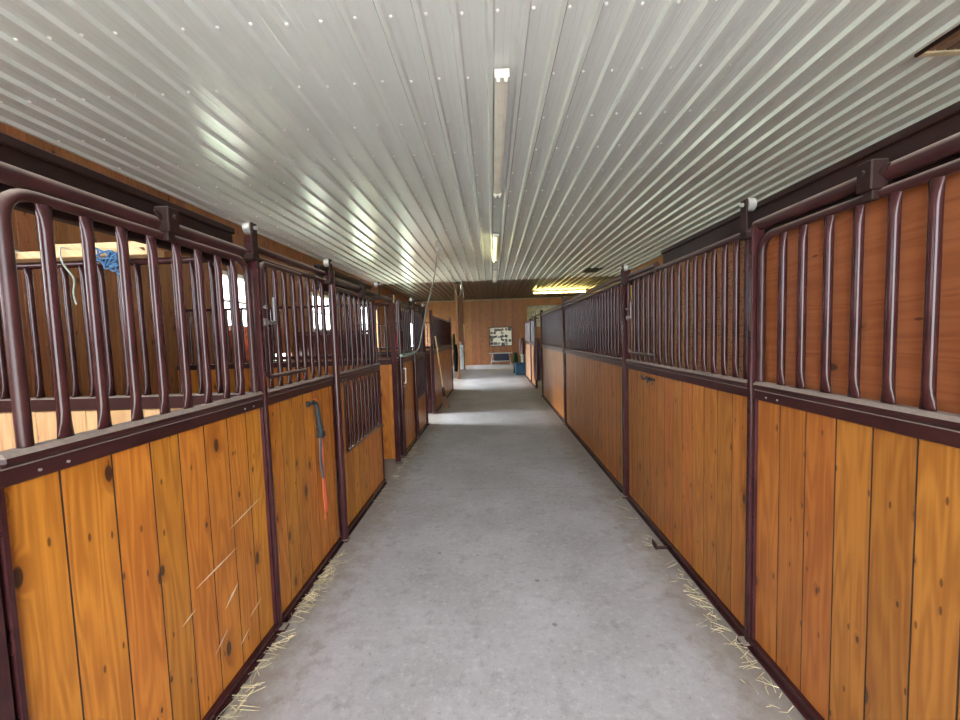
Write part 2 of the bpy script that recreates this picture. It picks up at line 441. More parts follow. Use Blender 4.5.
def door_front(s, y0, y1, label, wood_m, ys, widths=None, low=None, backing=None, fo=.056, fe=.035):
    """sliding stall door: planks below, bars in a rounded tube frame above"""
    face = FL if s < 0 else FR
    t = thing('stall_door', (s*(face+.02), (y0+y1)/2, .02), label, 'stall door', 'sliding stall doors')
    zl = low if low else RAIL-.085
    obj('board_panel', planks(s, face, y0+.012, y1-.012, .05, zl-.01 if low else zl, widths), [wood_m, GROOVE], t)
    obj('middle_rail', rail_bm(s, face, y0, y1), RUSTD, t)
    obj('bottom_rail', sill_bm(s, face, y0, y1, .004), RUST, t)
    st = BM(); box(st, s*(face+.0), s*(face+.05), y0, y0+.012, .05, RAIL-.08); box(st, s*(face+.0), s*(face+.05), y1-.012, y1, .05, RAIL-.08)
    obj('edge_trim', st, RUST, t)
    X = s*(face+.02); fr = BM()
    tube(fr, arc_path([(X, y0+fo, RAIL-.005), (X, y0+fo, TOP), (X, y1-fe, TOP), (X, y1-fe, RAIL-.005)], .085, 8), .0168, 12)
    obj('tube_frame', fr, RUSTD, t, smooth=True)
    bars(t, s, ys, RAIL-.002, TOP-.006, face)
    if low:
        lf = BM(); ya = y0+.15
        tube(lf, arc_path([(X, ya, RAIL-.07), (X, ya, low), (X, y1-.02, low)], .06), .014, 10)
        obj('lower_frame', lf, RUSTD, t, smooth=True)
        ls = planks(s, face, y0+.012, ya-.02, zl-.012, RAIL-.085, [.2]); obj('side_board', ls, [wood_m, GROOVE], t)
        bars(t, s, spaced(ya+.1, y1-.06, .105), low, RAIL-.08, face)
    sc = BM()
    for q in (.09, .16, y1-y0-.16, y1-y0-.09):
        disc(sc, (s*(face-.002), y0+q, RAIL-.066), .0042, .006, 'x', 8)
    obj('rail_screw', sc, STEEL, t, smooth=True)
    if backing:
        bm = BM(); m_, step = backing; n = max(1, math.ceil((y1-y0)/step))
        z = RAIL-.09
        while z < TOP-.01:
            board(bm, s*(face+.052), s*(face+.07), y0, y1, z, min(z+.86, TOP), 'y', flat=True, bev=.002); z += .862
        obj('backing_sheet', bm, m_, t, label='brown wooden sheet behind the bars')
    return t

# ---- left side
front_panel(-1, -1.1, .84, 'stall panel nearest the camera on the left, before the first sliding door', STALL, spaced(-1.0, .74, .112))
post(-1, .86, 'dark oxblood post at the lower left corner of the photo, beside the nearest left door', w=.075, d0=.004, z1=RAIL-.06, foot=False)
DOOR1 = door_front(-1, .905, 2.03, 'nearest stall door on the left, orange planks under bars in a rounded tube frame', STALL,
           [1.085, 1.2, 1.316, 1.432, 1.547, 1.662, 1.781, 1.89], fo=.081, widths=[.137, .152, .142, .127, .135, .145, .137, .14])
def scuffs(parent, marks, mat):
    bm = BM()
    for y, z, dy, dz, w in marks:
        X = -(FL+.0115); a = Vector((X, y, z)); b = Vector((X, y+dy, z+dz)); n = Vector((0, -dz, dy)).normalized()*w/2
        m_ = (a+b)/2
        vs = [bm.verts.new(q) for q in (a, m_+n, b, m_-n)]; vs2 = [bm.verts.new(v.co+Vector((.0012, 0, 0))) for v in vs]
        bm.faces.new(vs2); bm.faces.new(list(reversed(vs)))
        for k in range(4): bm.faces.new((vs[k], vs[(k+1) % 4], vs2[(k+1) % 4], vs2[k]))
    obj('scuff_marks', bm, mat, parent, label='pale scrape marks')
scuffs(DOOR1, [(1.72, .74, .26, .05, .008), (1.50, .60, .26, .03, .009), (1.42, .50, .07, .02, .008), (1.66, .40, .09, .06, .014), (1.58, .25, .08, .05, .007), (1.82, .24, .10, .03, .006), (1.74, .16, .07, .03, .006)], paint('scrape', (.62, .5, .38), .7))
track(-1, .86, 1.985, 'track pipe above the nearest left stall door with dark cover board', hangers=(1.49,), rollers=(1.995,), cover=(.86, 2.0), z=2.062)
post(-1, 2.045, 'slim square post between the nearest left door and the grille with the hanging lead strap', w=.027)
front_panel(-1, 2.065, 2.95, 'left stall panel with the orange lead strap hanging on its boards', STALL,
            [2.152, 2.25, 2.35, 2.457, 2.556, 2.66, 2.768, 2.88], loop=((1.41, 2.03), (2.53, 2.085)))
track(-1, 2.03, 2.95, 'thin top pipe above the left panel with the lead strap', pipe_r=.02, z=2.105, rollers=(2.945,))
post(-1, 2.985, 'round oxblood post between the lead strap panel and the door barred almost to the floor', roundp=True, z1=2.13)
door_front(-1, 3.04, 4.2, 'left stall door with a second row of bars low down, standing half open', STALL,
           spaced(3.2, 4.07, .118), low=.66)
track(-1, 3.0, 4.95, 'track pipe above the half open left door', hangers=(3.75,), rollers=(4.2,), cover=(3.0, 4.3))
post(-1, 4.9, 'near post of the close pair beyond the half open left doorway', w=.05)
post(-1, 5.12, 'far post of the close pair beyond the half open left doorway', roundp=True, z1=2.1)
HANDLEP = front_panel(-1, 5.15, 6.03, 'left stall panel under the hanging hose sleeve, with a white handle on its boards', STALL, spaced(5.25, 5.95, .11),
            loop=((1.41, 2.03), (5.55, 5.18)))
track(-1, 5.1, 6.0, 'thin top pipe over the left panel with the white handle', pipe_r=.02, z=2.105, rollers=(5.99,))
post(-1, 6.07, 'oxblood post between the white handle panel and the far left door', roundp=True, z1=2.1)
door_front(-1, 6.12, 7.04, 'far left stall door, closed, with dark bars low down beside the leaning broom panel', STALL, spaced(6.3, 6.96, .112), low=.6)
track(-1, 6.05, 7.5, 'track pipe over the far closed left door', rollers=(7.0,), hangers=(6.7,), cover=(6.3, 7.4))
post(-1, 7.08, 'oxblood post at the far end of the far left door', w=.05)
post(-1, 8.06, 'oxblood post at the near end of the panel with the leaning broom', w=.06)
front_panel(-1, 8.1, 11.7, 'farthest left stall panel, long, dark barred top, broom leaning on it', STALL, spaced(8.2, 11.6, .112))
post(-1, 11.74, 'last post of the left stall row, where dark coats hang', w=.07)

# ---- right side
front_panel(1, -1.1, .74, 'stall panel nearest the camera on the right, before the nearest right door', STALLR, spaced(-1, .64, .112), backing=(PLY, 1.2))
post(1, .76, 'square post at the near edge of the nearest right door', w=.036)
door_front(1, .79, 1.906, 'nearest stall door on the right, orange planks under bars with plywood behind', STALLR,
           [.95, 1.06, 1.173, 1.288, 1.408, 1.526, 1.648, 1.757], widths=[.13, .133, .125, .138, .139, .14, .142, .13], backing=(PLY, 1.2), fe=.018)
track(1, .76, 1.94, 'track pipe above the nearest right stall door', hangers=(1.345,), rollers=(1.945,), cover=(.76, 3.1))
post(1, 1.923, 'slim square post between the nearest right door and the panel with the coat hook', w=.03, d0=-.012, z1=2.08)
front_panel(1, 1.941, 3.69, 'right stall panel with a small black coat hook on its boards', STALLR,
            [1.99, 2.08, 2.18, 2.284, 2.386, 2.49, 2.592, 2.7, 2.806, 2.903, 3.006, 3.115, 3.216, 3.32, 3.43, 3.53], top=TOP+.035,
            loop=((1.405, 2.06), (3.05, 3.63)), backing=(OSB, .6))
track(1, 3.08, 3.7, 'short pale pipe over the feed gate of the coat hook panel on the right', pipe_r=.022, z=2.105, rollers=(3.69,))
post(1, 3.735, 'thick post on the right between the coat hook panel and the long plain panel', w=.06, d0=-.02, z1=2.17)
front_panel(1, 3.77, 6.8, 'long right stall panel of plain boards beyond the coat hook panel', STALLR, spaced(3.87, 6.72, .108), top=TOP+.045, backing=(PLY, 1.2))
post(1, 6.85, 'tall post on the right between the long plain panel and the last closed panel', w=.07, d0=-.02, z1=2.25)
front_panel(1, 6.9, 9.9, 'last closed stall panel on the right before the dark doorway', STALLR, spaced(7, 9.8, .108), top=TOP+.045, backing=(PLY, 1.2))
post(1, 9.95, 'oxblood post at the near side of the dark doorway on the right', w=.07, d0=-.02, z1=2.2)
track(1, 3.75, 12.9, 'long top pipe running along the far right stalls', pipe_r=.022, z=2.125, rollers=(10.9, 11.9))
post(1, 11.5, 'oxblood post at the far side of the dark doorway on the right', w=.07, z1=2.1)
front_panel(1, 11.6, 12.75, 'narrow dark barred panel beyond the right doorway', STALLR, spaced(11.7, 12.65, .11))
post(1, 12.85, 'oxblood post before the pale end panel of the right row', w=.08, z1=2.1)
front_panel(1, 12.95, 15.0, 'pale pinkish boarded end panel of the right stall row beside the blue tote', PALEW, spaced(13.05, 14.9, .11))

# ------------------------------------------------------------------ stall partitions (left interior)
def partition(y, label, has_bars=True, x0=LW+.02, x1=-FL-.07, wood_m=PALE, z=RAIL-.005):
    t = thing('stall_partition', ((x0+x1)/2, y, 0), label, 'partition', 'partitions between the left stalls')
    bm = BM(); x = x0
    while x < x1-.01:
        w = min(.14, x1-x); board(bm, x+.001, x+w-.001, y-.02, y+.02, .02, z-.075, 'x'); x += w
    obj('board_panel', bm, wood_m, t)
    r = BM(); box(r, x0, x1, y-.035, y+.03, z-.07, z, .006); obj('middle_rail', r, RUSTD, t)
    if has_bars:
        tp = BM(); tube(tp, [(x0, y, 2.045), (x1, y, 2.045)], .018, 10); obj('top_rail', tp, RUST, t, smooth=True)
        me = bar_mesh(2.04-z, .0145)
        xs = spaced(x0+.1, x1-.06, .101)
        for q in xs: inst('bar', me, t, (q, y, z-.002))
    return t
partition(2.03, 'barred partition behind the nearest left door, with pale boards below', wood_m=PALE)
partition(5.02, 'barred partition seen through the half open left doorway', wood_m=STALL)
partition(7.06, 'low board partition at the near side of the left cross passage', False, wood_m=WALLW)
partition(8.06, 'tall dark oxblood partition deep in the left cross passage', False, wood_m=RUST, z=1.8, x1=-2.46)
partition(8.06, 'low end of the dark oxblood partition beside the left aisle, past the cross passage', False, wood_m=RUST, x0=-2.44)
partition(11.78, 'barred partition closing the far end of the left stall row', wood_m=STALL)

# lumber laid on the near partition
for ya, za, x0, x1, lb in ((1.995, 2.062, -3.2, -1.72, 'raw plank lying on the near left partition, the lower one with the blue twine'),
                           (2.03, 2.102, -2.3, -1.42, 'raw plank lying on top of the other plank, toward the left door post')):
    bm = BM(); board(bm, x0, x1, ya-.05, ya+.05, za+.001, za+.038, 'x', flat=True)
    tag(obj('plank', bm, LUMBER, loc=((x0+x1)/2, ya, za)), lb, 'plank', 'planks on the partition')
# blue twine tangle and pale twine
def rope(name, pts, r, mat, label, cat, n=8, seg=7):
    bm = BM(); P_ = smoothpath(pts, n); tube(bm, P_, r, seg)
    return tag(obj(name, bm, mat, loc=pts[0], smooth=True), label, cat)
random.seed(3)
pts = [(-2.02, 1.99, 2.108), (-2.0, 1.935, 2.105)]
for k in range(22):
    a = k*2.3
    pts.append((-1.93+.0035*k+.05*math.cos(a)+random.uniform(-.02, .02), 1.925+.018*math.sin(a*1.3), 2.06+.035*math.sin(a)-.0022*k+random.uniform(-.02, .015)))
pts += [(-1.82, 1.925, 1.95), (-1.80, 1.925, 1.90)]
rope('baling_twine', pts, .0045, BLUER, 'tangle of blue baling twine over the near left partition bars', 'twine')
rope('baling_twine', [(-2.160, 1.985, 2.106), (-2.155, 1.925, 2.105), (-2.150, 1.925, 2.03), (-2.105, 1.93, 1.95), (-2.120, 1.935, 1.88), (-2.105, 1.93, 1.82)], .004, PALER, 'short pale twine end hanging beside the blue tangle', 'twine')
rope('baling_twine', [(-2.44, 1.98, 2.107), (-2.44, 1.93, 2.105), (-2.42, 1.925, 2.05), (-2.40, 1.925, 2.09), (-2.425, 1.925, 2.03), (-2.41, 1.925, 1.96)], .007, PALER, 'pale twine knotted round the plank end at the far left of the photo', 'twine')

# ------------------------------------------------------------------ building shell
def holes_wall(name, axis, fixed, t, a0, a1, z1, holes, mat, step=.14, grain=True):
    bm = BM(); a = a0
    cuts = sorted({a0, a1} | {h[0] for h in holes} | {h[1] for h in holes})
    for c0, c1 in zip(cuts, cuts[1:]):
        n = max(1, round((c1-c0)/step)); w = (c1-c0)/n
        for i in range(n):
            p, q = c0+i*w, c0+(i+1)*w; mid = (p+q)/2
            segs = [(0, z1)]
            for h in holes:
                if h[0] < mid < h[1]:
                    segs = [(0, h[2]), (h[3], z1)] if h[2] > .01 else [(h[3], z1)]
            r = random.random()
            for z0_, z1_ in segs:
                if axis == 'y': board(bm, fixed, fixed+t, p, q, z0_, z1_, 'y', r, .003)
                else: board(bm, p, q, fixed, fixed+t, z0_, z1_, 'x', r, .003)
    return struct(name, bm, mat)
WIN = [(-2.5, -1.1), (-.3, .85), (5.8, 6.75), (9.02, 10.08)]  # the first is unseen, added for more light on the ceiling ribs
WZ = (1.88, 2.68)
DOORL = [(7.15, 8.0, 0, 1.37), (12.2, 14.3, 0, 2.66), (18.9, 21.2, 0, 2.4)]
hl = [(a, b, *WZ) for a, b in WIN] + DOORL
holes_wall('wall_left', 'y', LW, -.1, BACKY, FARY, CEIL, hl, WALLW)
holes_wall('wall_right', 'y', RW, .1, BACKY, FARY, CEIL, [], WALLW)
holes_wall('wall_far', 'x', FARY, .1, LW, RW, CEIL, [(1.93, 3.95, 2.0, 3.17)], FARW)
holes_wall('wall_back', 'x', BACKY, -.1, LW, RW, CEIL, [(-2.2, 2.2, 0, 3.3)], WALLW)
bm = BM(); box(bm, LW-.1, RW+.1, BACKY-.1, FARY+.1, -.2, 0); struct('floor', bm, CONC)
bm = BM(); box(bm, -45, 45, -40, 60, -.3, -.21); struct('ground', bm, GRASS)
bm = BM(); box(bm, -4.0, 9, -14, BACKY-.12, -.2, -.02); struct('bounce_yard', bm, GRAVEL)  # unseen pale apron, added to bounce neutral light onto the ceiling
# recess behind the opening high in the far wall
bm = BM(); box(bm, 1.85, 4.0, FARY+.9, FARY+1.0, 1.9, 3.3); box(bm, 1.85, 1.9, FARY+.1, FARY+.9, 1.9, 3.3); box(bm, 3.97, 4.02, FARY+.1, FARY+.9, 1.9, 3.3)
box(bm, 1.85, 4.0, FARY+.1, FARY+1, 3.28, 3.34); box(bm, 1.85, 4.0, FARY+.1, FARY+1, 1.86, 1.92)
struct('trim_3', bm, SAGE)
for i, (a, b) in enumerate(WIN):
    bm = BM(); z0, z1 = WZ
    box(bm, LW-.1, LW+.03, a-.06, a+.01, z0-.06, z1+.06, .004); box(bm, LW-.1, LW+.03, b-.01, b+.06, z0-.06, z1+.06, .004)
    box(bm, LW-.1, LW+.03, a, b, z1-.01, z1+.06, .004); box(bm, LW-.1, LW+.05, a-.08, b+.08, z0-.07, z0+.01, .004)
    box(bm, LW-.07, LW-.03, a, b, (z0+z1)/2-.02, (z0+z1)/2+.02)
    w = struct(f'window_{i+1}', bm, WHITE)
    g = BM(); box(g, LW-.054, LW-.048, a, b, z0, z1); obj('pane', g, GLASS, w)

# ribbed steel ceiling
def ceiling(name, y0, y1, mat, x0=LW-.05, x1=RW+.05, step=.2215, off=.045, screws=True):
    bm = BM(); prof = []
    k0 = math.floor((x0-off)/step); k1 = math.ceil((x1-off)/step)
    for k in range(k0, k1+1):
        c = off+k*step
        for dx, dz in ((-.032, 0), (-.016, -.033), (.016, -.033), (.032, 0), (.082, 0), (.087, -.0013), (.091, -.0013), (.096, 0), (.129, 0), (.134, -.0013), (.138, -.0013), (.143, 0)):
            if x0 <= c+dx <= x1: prof.append((c+dx, CEIL+dz))
    A = [bm.verts.new((x, y0, z)) for x, z in prof]; B = [bm.verts.new((x, y1, z)) for x, z in prof]
    for i in range(len(prof)-1): bm.faces.new((A[i], B[i], B[i+1], A[i+1]))
    T = [bm.verts.new(p) for p in ((x0, y0, CEIL+.06), (x1, y0, CEIL+.06), (x1, y1, CEIL+.06), (x0, y1, CEIL+.06))]
    bm.faces.new(T)
    if screws:
        yy = y0+.1; row = 0
        while yy < y1-.05:
            for k in range(k0, k1+1):
                x = off+k*step+.046
                if not (x0 < x < x1): continue
                y = yy+random.uniform(-.012, .012)
                if random.random() < .06: continue
                v = [bm.verts.new((x+.012*math.cos(q*PI/3), y+.012*math.sin(q*PI/3), CEIL-.0005)) for q in range(6)]
                w = [bm.verts.new((x+.009*math.cos(q*PI/3), y+.009*math.sin(q*PI/3), CEIL-.010)) for q in range(6)]
                for q in range(6): f = bm.faces.new((v[q], v[(q+1) % 6], w[(q+1) % 6], w[q])); f.material_index = 1
                f = bm.faces.new(w); f.material_index = 1
            yy += .61
    return struct(name, bm, [mat, SCREW])
ceiling('ceiling', BACKY-.05, 14.25, CEILM)
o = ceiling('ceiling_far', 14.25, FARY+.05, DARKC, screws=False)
bm = BM(); box(bm, LW, RW, 21.42, 21.5, CEIL-.08, CEIL-.02, .006); struct('trim_1', bm, paint('pale_trim', (.2, .14, .09), .5))

# columns near the far left
bm = BM(); board(bm, -1.36, -1.25, 14.65, 14.8, 0, CEIL, 'x'); struct('trim_2', bm, COLW)
bm = BM(); board(bm, -1.72, -1.54, 18.6, 18.75, 0, CEIL-.03, 'x'); board(bm, -1.54, -1.36, 18.6, 18.75, 0, CEIL-.03, 'x')
struct('trim_4', bm, COLW)
bm = BM(); board(bm, -1.355, -1.31, 18.62, 18.7, 0, 2.2, 'x'); struct('trim_5', bm, PALE)

# ------------------------------------------------------------------ ceiling things
def fixture(x, y0, y1, label, lit, tubes=(-.028, .028), along='y', mat=LAMP, z=CEIL-.02):
    t = thing('strip_light', (x, (y0+y1)/2, z) if along == 'y' else ((y0+y1)/2, x, z), label, 'ceiling light', 'strip lights on the ceiling')
    def bx(bm, a0, a1, c0, c1, z0, z1, bev=.003):
        if along == 'y': box(bm, x+a0, x+a1, c0, c1, z0, z1, bev)
        else: box(bm, c0, c1, x+a0, x+a1, z0, z1, bev)
    h = BM(); bx(h, -.052, .052, y0, y1, z-.045, z); bx(h, -.03, .03, y0+.02, y1-.02, z-.056, z-.044); obj('housing', h, WHITE, t)
    for e, d in ((y0-.006, .036), (y1+.006, -.036)):
        s_ = BM(); a, b = sorted((e, e+d))
        bx(s_, -.056, .056, a, b, z-.065, z)
        for q in tubes: bx(s_, q-.012, q+.012, a, b, z-.095, z-.06)
        obj('lamp_holder', s_, WHITE, t)
    if lit:
        for q in tubes:
            tb = BM()
            P0 = (x+q, y0+.03, z-.08) if along == 'y' else (y0+.03, x+q, z-.08)
            P1 = (x+q, y1-.03, z-.08) if along == 'y' else (y1-.03, x+q, z-.08)
            tube(tb, [P0, P1], .018, 12); obj('lamp_tube', tb, mat, t, smooth=True, label='glowing fluorescent tube')
    return t
fixture(.130, 3.04, 5.50, 'nearest strip light on the ceiling, unlit and without tubes', False)
fixture(.13, 7.75, 10.2, 'lit strip light in line beyond the nearest unlit one', True, tubes=(-.03,))
fixture(.15, 12.0, 14.15, 'unlit strip light farthest along the middle of the ceiling', False)
fixture(18.35, 1.97, 4.39, 'yellow glowing strip light set crosswise at the far right', True, along='x', mat=LAMP2)

def vent(x0, x1, y0, y1, label, name='ceiling_vent'):
    t = thing(name, ((x0+x1)/2, (y0+y1)/2, CEIL-.02), label, 'ceiling vent')
    z = CEIL; f = BM(); w = .02; d = .045
    box(f, x0, x0+w, y0, y1, z-d, z); box(f, x1-w, x1, y0, y1, z-d, z); box(f, x0, x1, y0, y0+w, z-d, z)
    obj('frame', f, HEAD, t)
    f = BM(); box(f, x0+w, x1-w, y1-.05, y1, z-d, z, .003); obj('edge_strip', f, LUMBER_P, t, label='pale edge strip')
    sl = BM(); n = max(3, int((x1-x0)/.07))
    for i in range(n):
        x = x0+w+(x1-x0-2*w)*(i+.1)/n
        box(sl, x, x+.055, y0+w, y1-.052, z-.036, z-.026)
    obj('slats', sl, BROWNS, t)
    return t
LUMBER_P = paint('pale_yellow_frame', (.62, .52, .36), .6)
vent(3.18, 4.0, 2.45, 3.12, 'square brown slatted vent in the ceiling at the top right corner')
t = thing('ceiling_vent', (3.25, 12.7, CEIL-.02), 'small dark vent in the ceiling above the far right stalls', 'ceiling vent')
f = BM(); box(f, 3.0, 3.5, 12.3, 13.1, CEIL-.03, CEIL-.019, .003); obj('frame', f, HEAD, t)
f = BM()
for i in range(6): box(f, 3.03+i*.077, 3.07+i*.077, 12.33, 13.07, CEIL-.04, CEIL-.029)
obj('slats', f, BLACK, t)

# cross tie ropes hanging from the ceiling
def hook(bm, x, y, z):
    disc(bm, (x, y, z-.006), .03, .012, 'z', 12)
    tube(bm, [(x+.025*math.sin(k*PI/6), y, z-.03-.025*math.cos(k*PI/6)*1) for k in range(-1, 10)], .006, 6)
t = thing('cross_tie', (-1.05, 7.9, CEIL), 'long grey cross tie hanging from the ceiling to the white handle panel on the left', 'rope')
h = BM(); hook(h, -1.05, 7.9, CEIL-.003); obj('ceiling_hook', h, STEEL, t, smooth=True)
r_ = BM(); P_ = smoothpath([(-1.05, 7.9, 3.53), (-1.055, 7.86, 3.2), (-1.08, 7.5, 2.72), (-1.11, 6.85, 2.2), (-1.125, 6.3, 1.72), (-1.13, 6.02, 1.48), (-1.14, 5.7, 1.385)], 8); tube(r_, P_, .012, 8)
obj('rope', r_, GREYR, t, smooth=True)
r_ = BM(); tube(r_, smoothpath([(-1.14, 5.72, 1.387), (-1.16, 5.45, 1.38), (-1.185, 5.2, 1.372), (-1.195, 5.06, 1.375)], 6), .021, 12); obj('sleeve', r_, SLEEVE, t, smooth=True, label='pale green rubber sleeve')
r_ = BM(); disc(r_, (-1.053, 7.88, 3.36), .022, .07, 'z', 10); obj('snap_clip', r_, STEEL, t, smooth=True)
t = thing('cross_tie', (-1.05, 10.16, CEIL), 'short grey cross tie looped up between two ceiling hooks', 'rope')
h = BM(); hook(h, -1.05, 10.16, CEIL-.003); obj('ceiling_hook', h, STEEL, t, smooth=True)
h = BM(); hook(h, -1.05, 13.9, CEIL-.003); obj('ceiling_hook', h, STEEL, t, smooth=True)
r_ = BM(); tube(r_, smoothpath([(-1.05, 10.16, 3.53), (-1.05, 10.6, 3.26), (-1.055, 11.6, 3.02), (-1.06, 12.5, 2.87), (-1.05, 13.1, 2.95), (-1.03, 13.6, 3.2), (-1.03, 13.88, 3.5)], 8), .012, 8)
obj('rope', r_, GREYR, t, smooth=True)
r_ = BM(); tube(r_, [(-1.04, 13.75, 3.40), (-1.03, 13.84, 3.25)], .03, 8); tube(r_, [(-.99, 13.9, 3.35), (-.97, 13.9, 2.95)], .012, 6); obj('snap_clip', r_, STEEL, t, smooth=True)

# ------------------------------------------------------------------ things on the stall fronts
def ribbon(bm, pts, w, th=.004, wd=(0, 1, 0)):
    W = Vector(wd)*w/2; pts = smoothpath(pts, 5); n = Vector((th, 0, 0)); R_ = []
    for p in pts: R_.append([bm.verts.new(p+q) for q in (-W, W, W+n, -W+n)])
    for a, b in zip(R_, R_[1:]):
        for k in range(4): bm.faces.new((a[k], a[(k+1) % 4], b[(k+1) % 4], b[k]))
    bm.faces.new(R_[0]); bm.faces.new(list(reversed(R_[-1])))
X = -FL-.012
t = thing('lead_strap', (X, 2.6, 1.19), 'lead strap with dark grip and orange tails hanging on the left boards', 'lead strap')
h = BM(); box(h, X-.001, X+.02, 2.515, 2.535, 1.165, 1.20, .004); tube(h, [(X+.002, 2.525, 1.185), (X+.025, 2.54, 1.185), (X+.035, 2.56, 1.20)], .007, 8); obj('hook', h, BLACK, t, smooth=True)
h = BM(); tube(h, smoothpath([(X+.02, 2.545, 1.185), (X+.03, 2.60, 1.175), (X+.03, 2.615, 1.12), (X+.03, 2.635, 1.03), (X+.03, 2.65, .95)], 5), [.012]*5+[.014]*5+[.016]*5+[.019]*6, 10); obj('grip', h, DARKW, t, smooth=True, label='dark blue grey grip')
h = BM(); box(h, X+.005, X+.05, 2.63, 2.685, .925, .965, .006); box(h, X+.005, X+.04, 2.635, 2.68, .975, 1.0, .004); obj('buckle', h, BLACK, t)
h = BM(); ribbon(h, [(X+.022, 2.655, .93), (X+.02, 2.645, .8), (X+.018, 2.655, .72), (X+.018, 2.675, .63)], .032); obj('webbing', h, GREYW, t, label='grey webbing')
h = BM(); ribbon(h, [(X+.012, 2.685, .95), (X+.012, 2.695, .8), (X+.011, 2.70, .6), (X+.011, 2.715, .36)], .03); ribbon(h, [(X+.016, 2.675, .66), (X+.016, 2.672, .5), (X+.015, 2.685, .42), (X+.015, 2.68, .33)], .026); ribbon(h, [(X+.008, 2.60, 1.19), (X+.008, 2.65, 1.2), (X+.008, 2.67, 1.1), (X+.008, 2.68, .95)], .014)
obj('tail', h, ORANGE, t, label='bright orange tails')

h = BM(); tube(h, [(X, 5.36, 1.18), (X+.03, 5.36, 1.18), (X+.03, 5.36, .98), (X, 5.36, .98)], .012, 8)
box(h, X-.001, X+.006, 5.2, 5.23, .92, .95); box(h, X-.001, X+.006, 5.33, 5.36, .92, .95); obj('pull_handle', h, WHITE, HANDLEP, smooth=True, label='white pull handle')

X = FR+.011
t = thing('coat_hook', (X, 3.17, 1.21), 'small black double hook on the right boards below the feed gate', 'hook')
h = BM(); box(h, X-.004, X+.016, 3.08, 3.26, 1.2, 1.222, .003); obj('back_plate', h, BLACK, t)
for yy in (3.11, 3.22):
    h = BM(); tube(h, smoothpath([(X, yy, 1.212), (X-.035, yy, 1.205), (X-.05, yy, 1.22), (X-.05, yy, 1.24)], 4), .006, 7); tube(h, [(X-.0, yy, 1.19), (X-.006, yy, 1.17)], .005, 6); obj('prong', h, BLACK, t, smooth=True)
t = thing('door_stop', (1.16, 2.83, 0), 'small dark steel door stop on the floor against the right panel', 'door stop')
h = BM(); box(h, 1.15, 1.235, 2.80, 2.815, .001, .02, .002); box(h, 1.148, 1.156, 2.79, 2.86, .001, .05, .002); obj('bracket', h, HEAD, t)

# broom leaning on the far left panel
t = thing('broom', (-1.09, 8.62, 0), 'wooden handled push broom leaning on the far left panel', 'broom')
A_, B_ = Vector((-1.085, 8.60, .10)), Vector((-1.20, 8.2, 1.62))
h = BM(); tube(h, [A_, B_], .016, 10); lay = h.verts.layers.float_vector.new('wc')
for v in h.verts: v[lay] = (v.co.x, v.co.z, .3)
obj('handle', h, LUMBER, t, smooth=True)
D_ = (B_-A_).normalized()
h = BM(); tube(h, [A_+D_*.20, A_+D_*.42], [.045, .024], 10); obj('head', h, BLACK, t, smooth=True, label='dark broom neck')
h = BM()
for i in range(170):
    a = random.uniform(0, 2*PI); r = math.sqrt(random.random())
    p0 = A_+D_*.22+Vector((.03*r*math.cos(a), .03*r*math.sin(a), 0)); p1 = Vector((A_.x+.01+.085*r*math.cos(a), A_.y+.05+.13*r*math.sin(a), .006+.02*random.random()))
    tube(h, [p0, p1], .004, 4)
o = obj('bristles', h, BROWNS, t); o['kind'] = 'stuff'

# coat and cloth at the end post
def cloth(bm, c, w, h_, d, n=14, m=12, ph=0.0, taper=.8, s0=.62):
    """a hanging folded garment wrapped round a hook, closed lump with vertical folds"""
    rings = []
    for j in range(m+1):
        f = j/m; z = c[2]-h_*f
        s = s0+(1-s0)*min(1, f*2.6); s *= 1-(1-taper)*max(0, f-.5)*2
        ring = []
        for i in range(n*2):
            a = 2*PI*i/(n*2); fold = 1+.16*math.sin(5*a+ph+f*2)+.07*math.sin(9*a+ph*2)
            ring.append(bm.verts.new((c[0]+d/2*s*fold*math.cos(a), c[1]+w/2*s*fold*math.sin(a), z+.02*math.sin(3*a+ph)*f)))
        rings.append(ring)
    for a, b in zip(rings, rings[1:]):
        k = len(a)
        for i in range(k): bm.faces.new((a[i], a[(i+1) % k], b[(i+1) % k], b[i]))
    bm.faces.new(rings[0]); bm.faces.new(list(reversed(rings[-1])))
h = BM(); cloth(h, (-1.15, 12.05, 1.36), .5, .82, .13, ph=1)
tag(obj('hanging_coat', h, CLOTHB, loc=(-1.15, 12.05, 1.36), smooth=True), 'black coat hanging low at the end of the left stall row', 'coat')
h = BM(); cloth(h, (-1.15, 11.66, 1.68), .24, .45, .08, ph=2)
tag(obj('hanging_cloth', h, GREEN, loc=(-1.15, 11.66, 1.68), smooth=True), 'dark green cloth hanging above the black coat on the left', 'cloth')
h = BM(); cloth(h, (1.16, 10.25, 1.5), .4, 1.1, .18, ph=3)
tag(obj('hanging_blanket', h, MAROON, loc=(1.16, 10.25, 1.5), smooth=True), 'dark blanket hanging on the near post of the right doorway', 'blanket')

# window side: red blanket
h = BM(); cloth(h, (LW+.2, 15.9, 1.95), 1.0, .75, .2, ph=2)
tag(obj('hanging_blanket', h, REDB, loc=(LW+.2, 15.9, 1.95), smooth=True), 'red blanket on the left outer wall seen through the half open doorway', 'blanket')

h = BM(); cloth(h, (LW+.16, 6.55, 1.86), 1.1, .55, .14, ph=4)
tag(obj('hanging_blanket', h, ORANGE, loc=(LW+.16, 6.55, 1.86), smooth=True), 'orange red blanket hanging under the first window of the left outer wall', 'blanket')

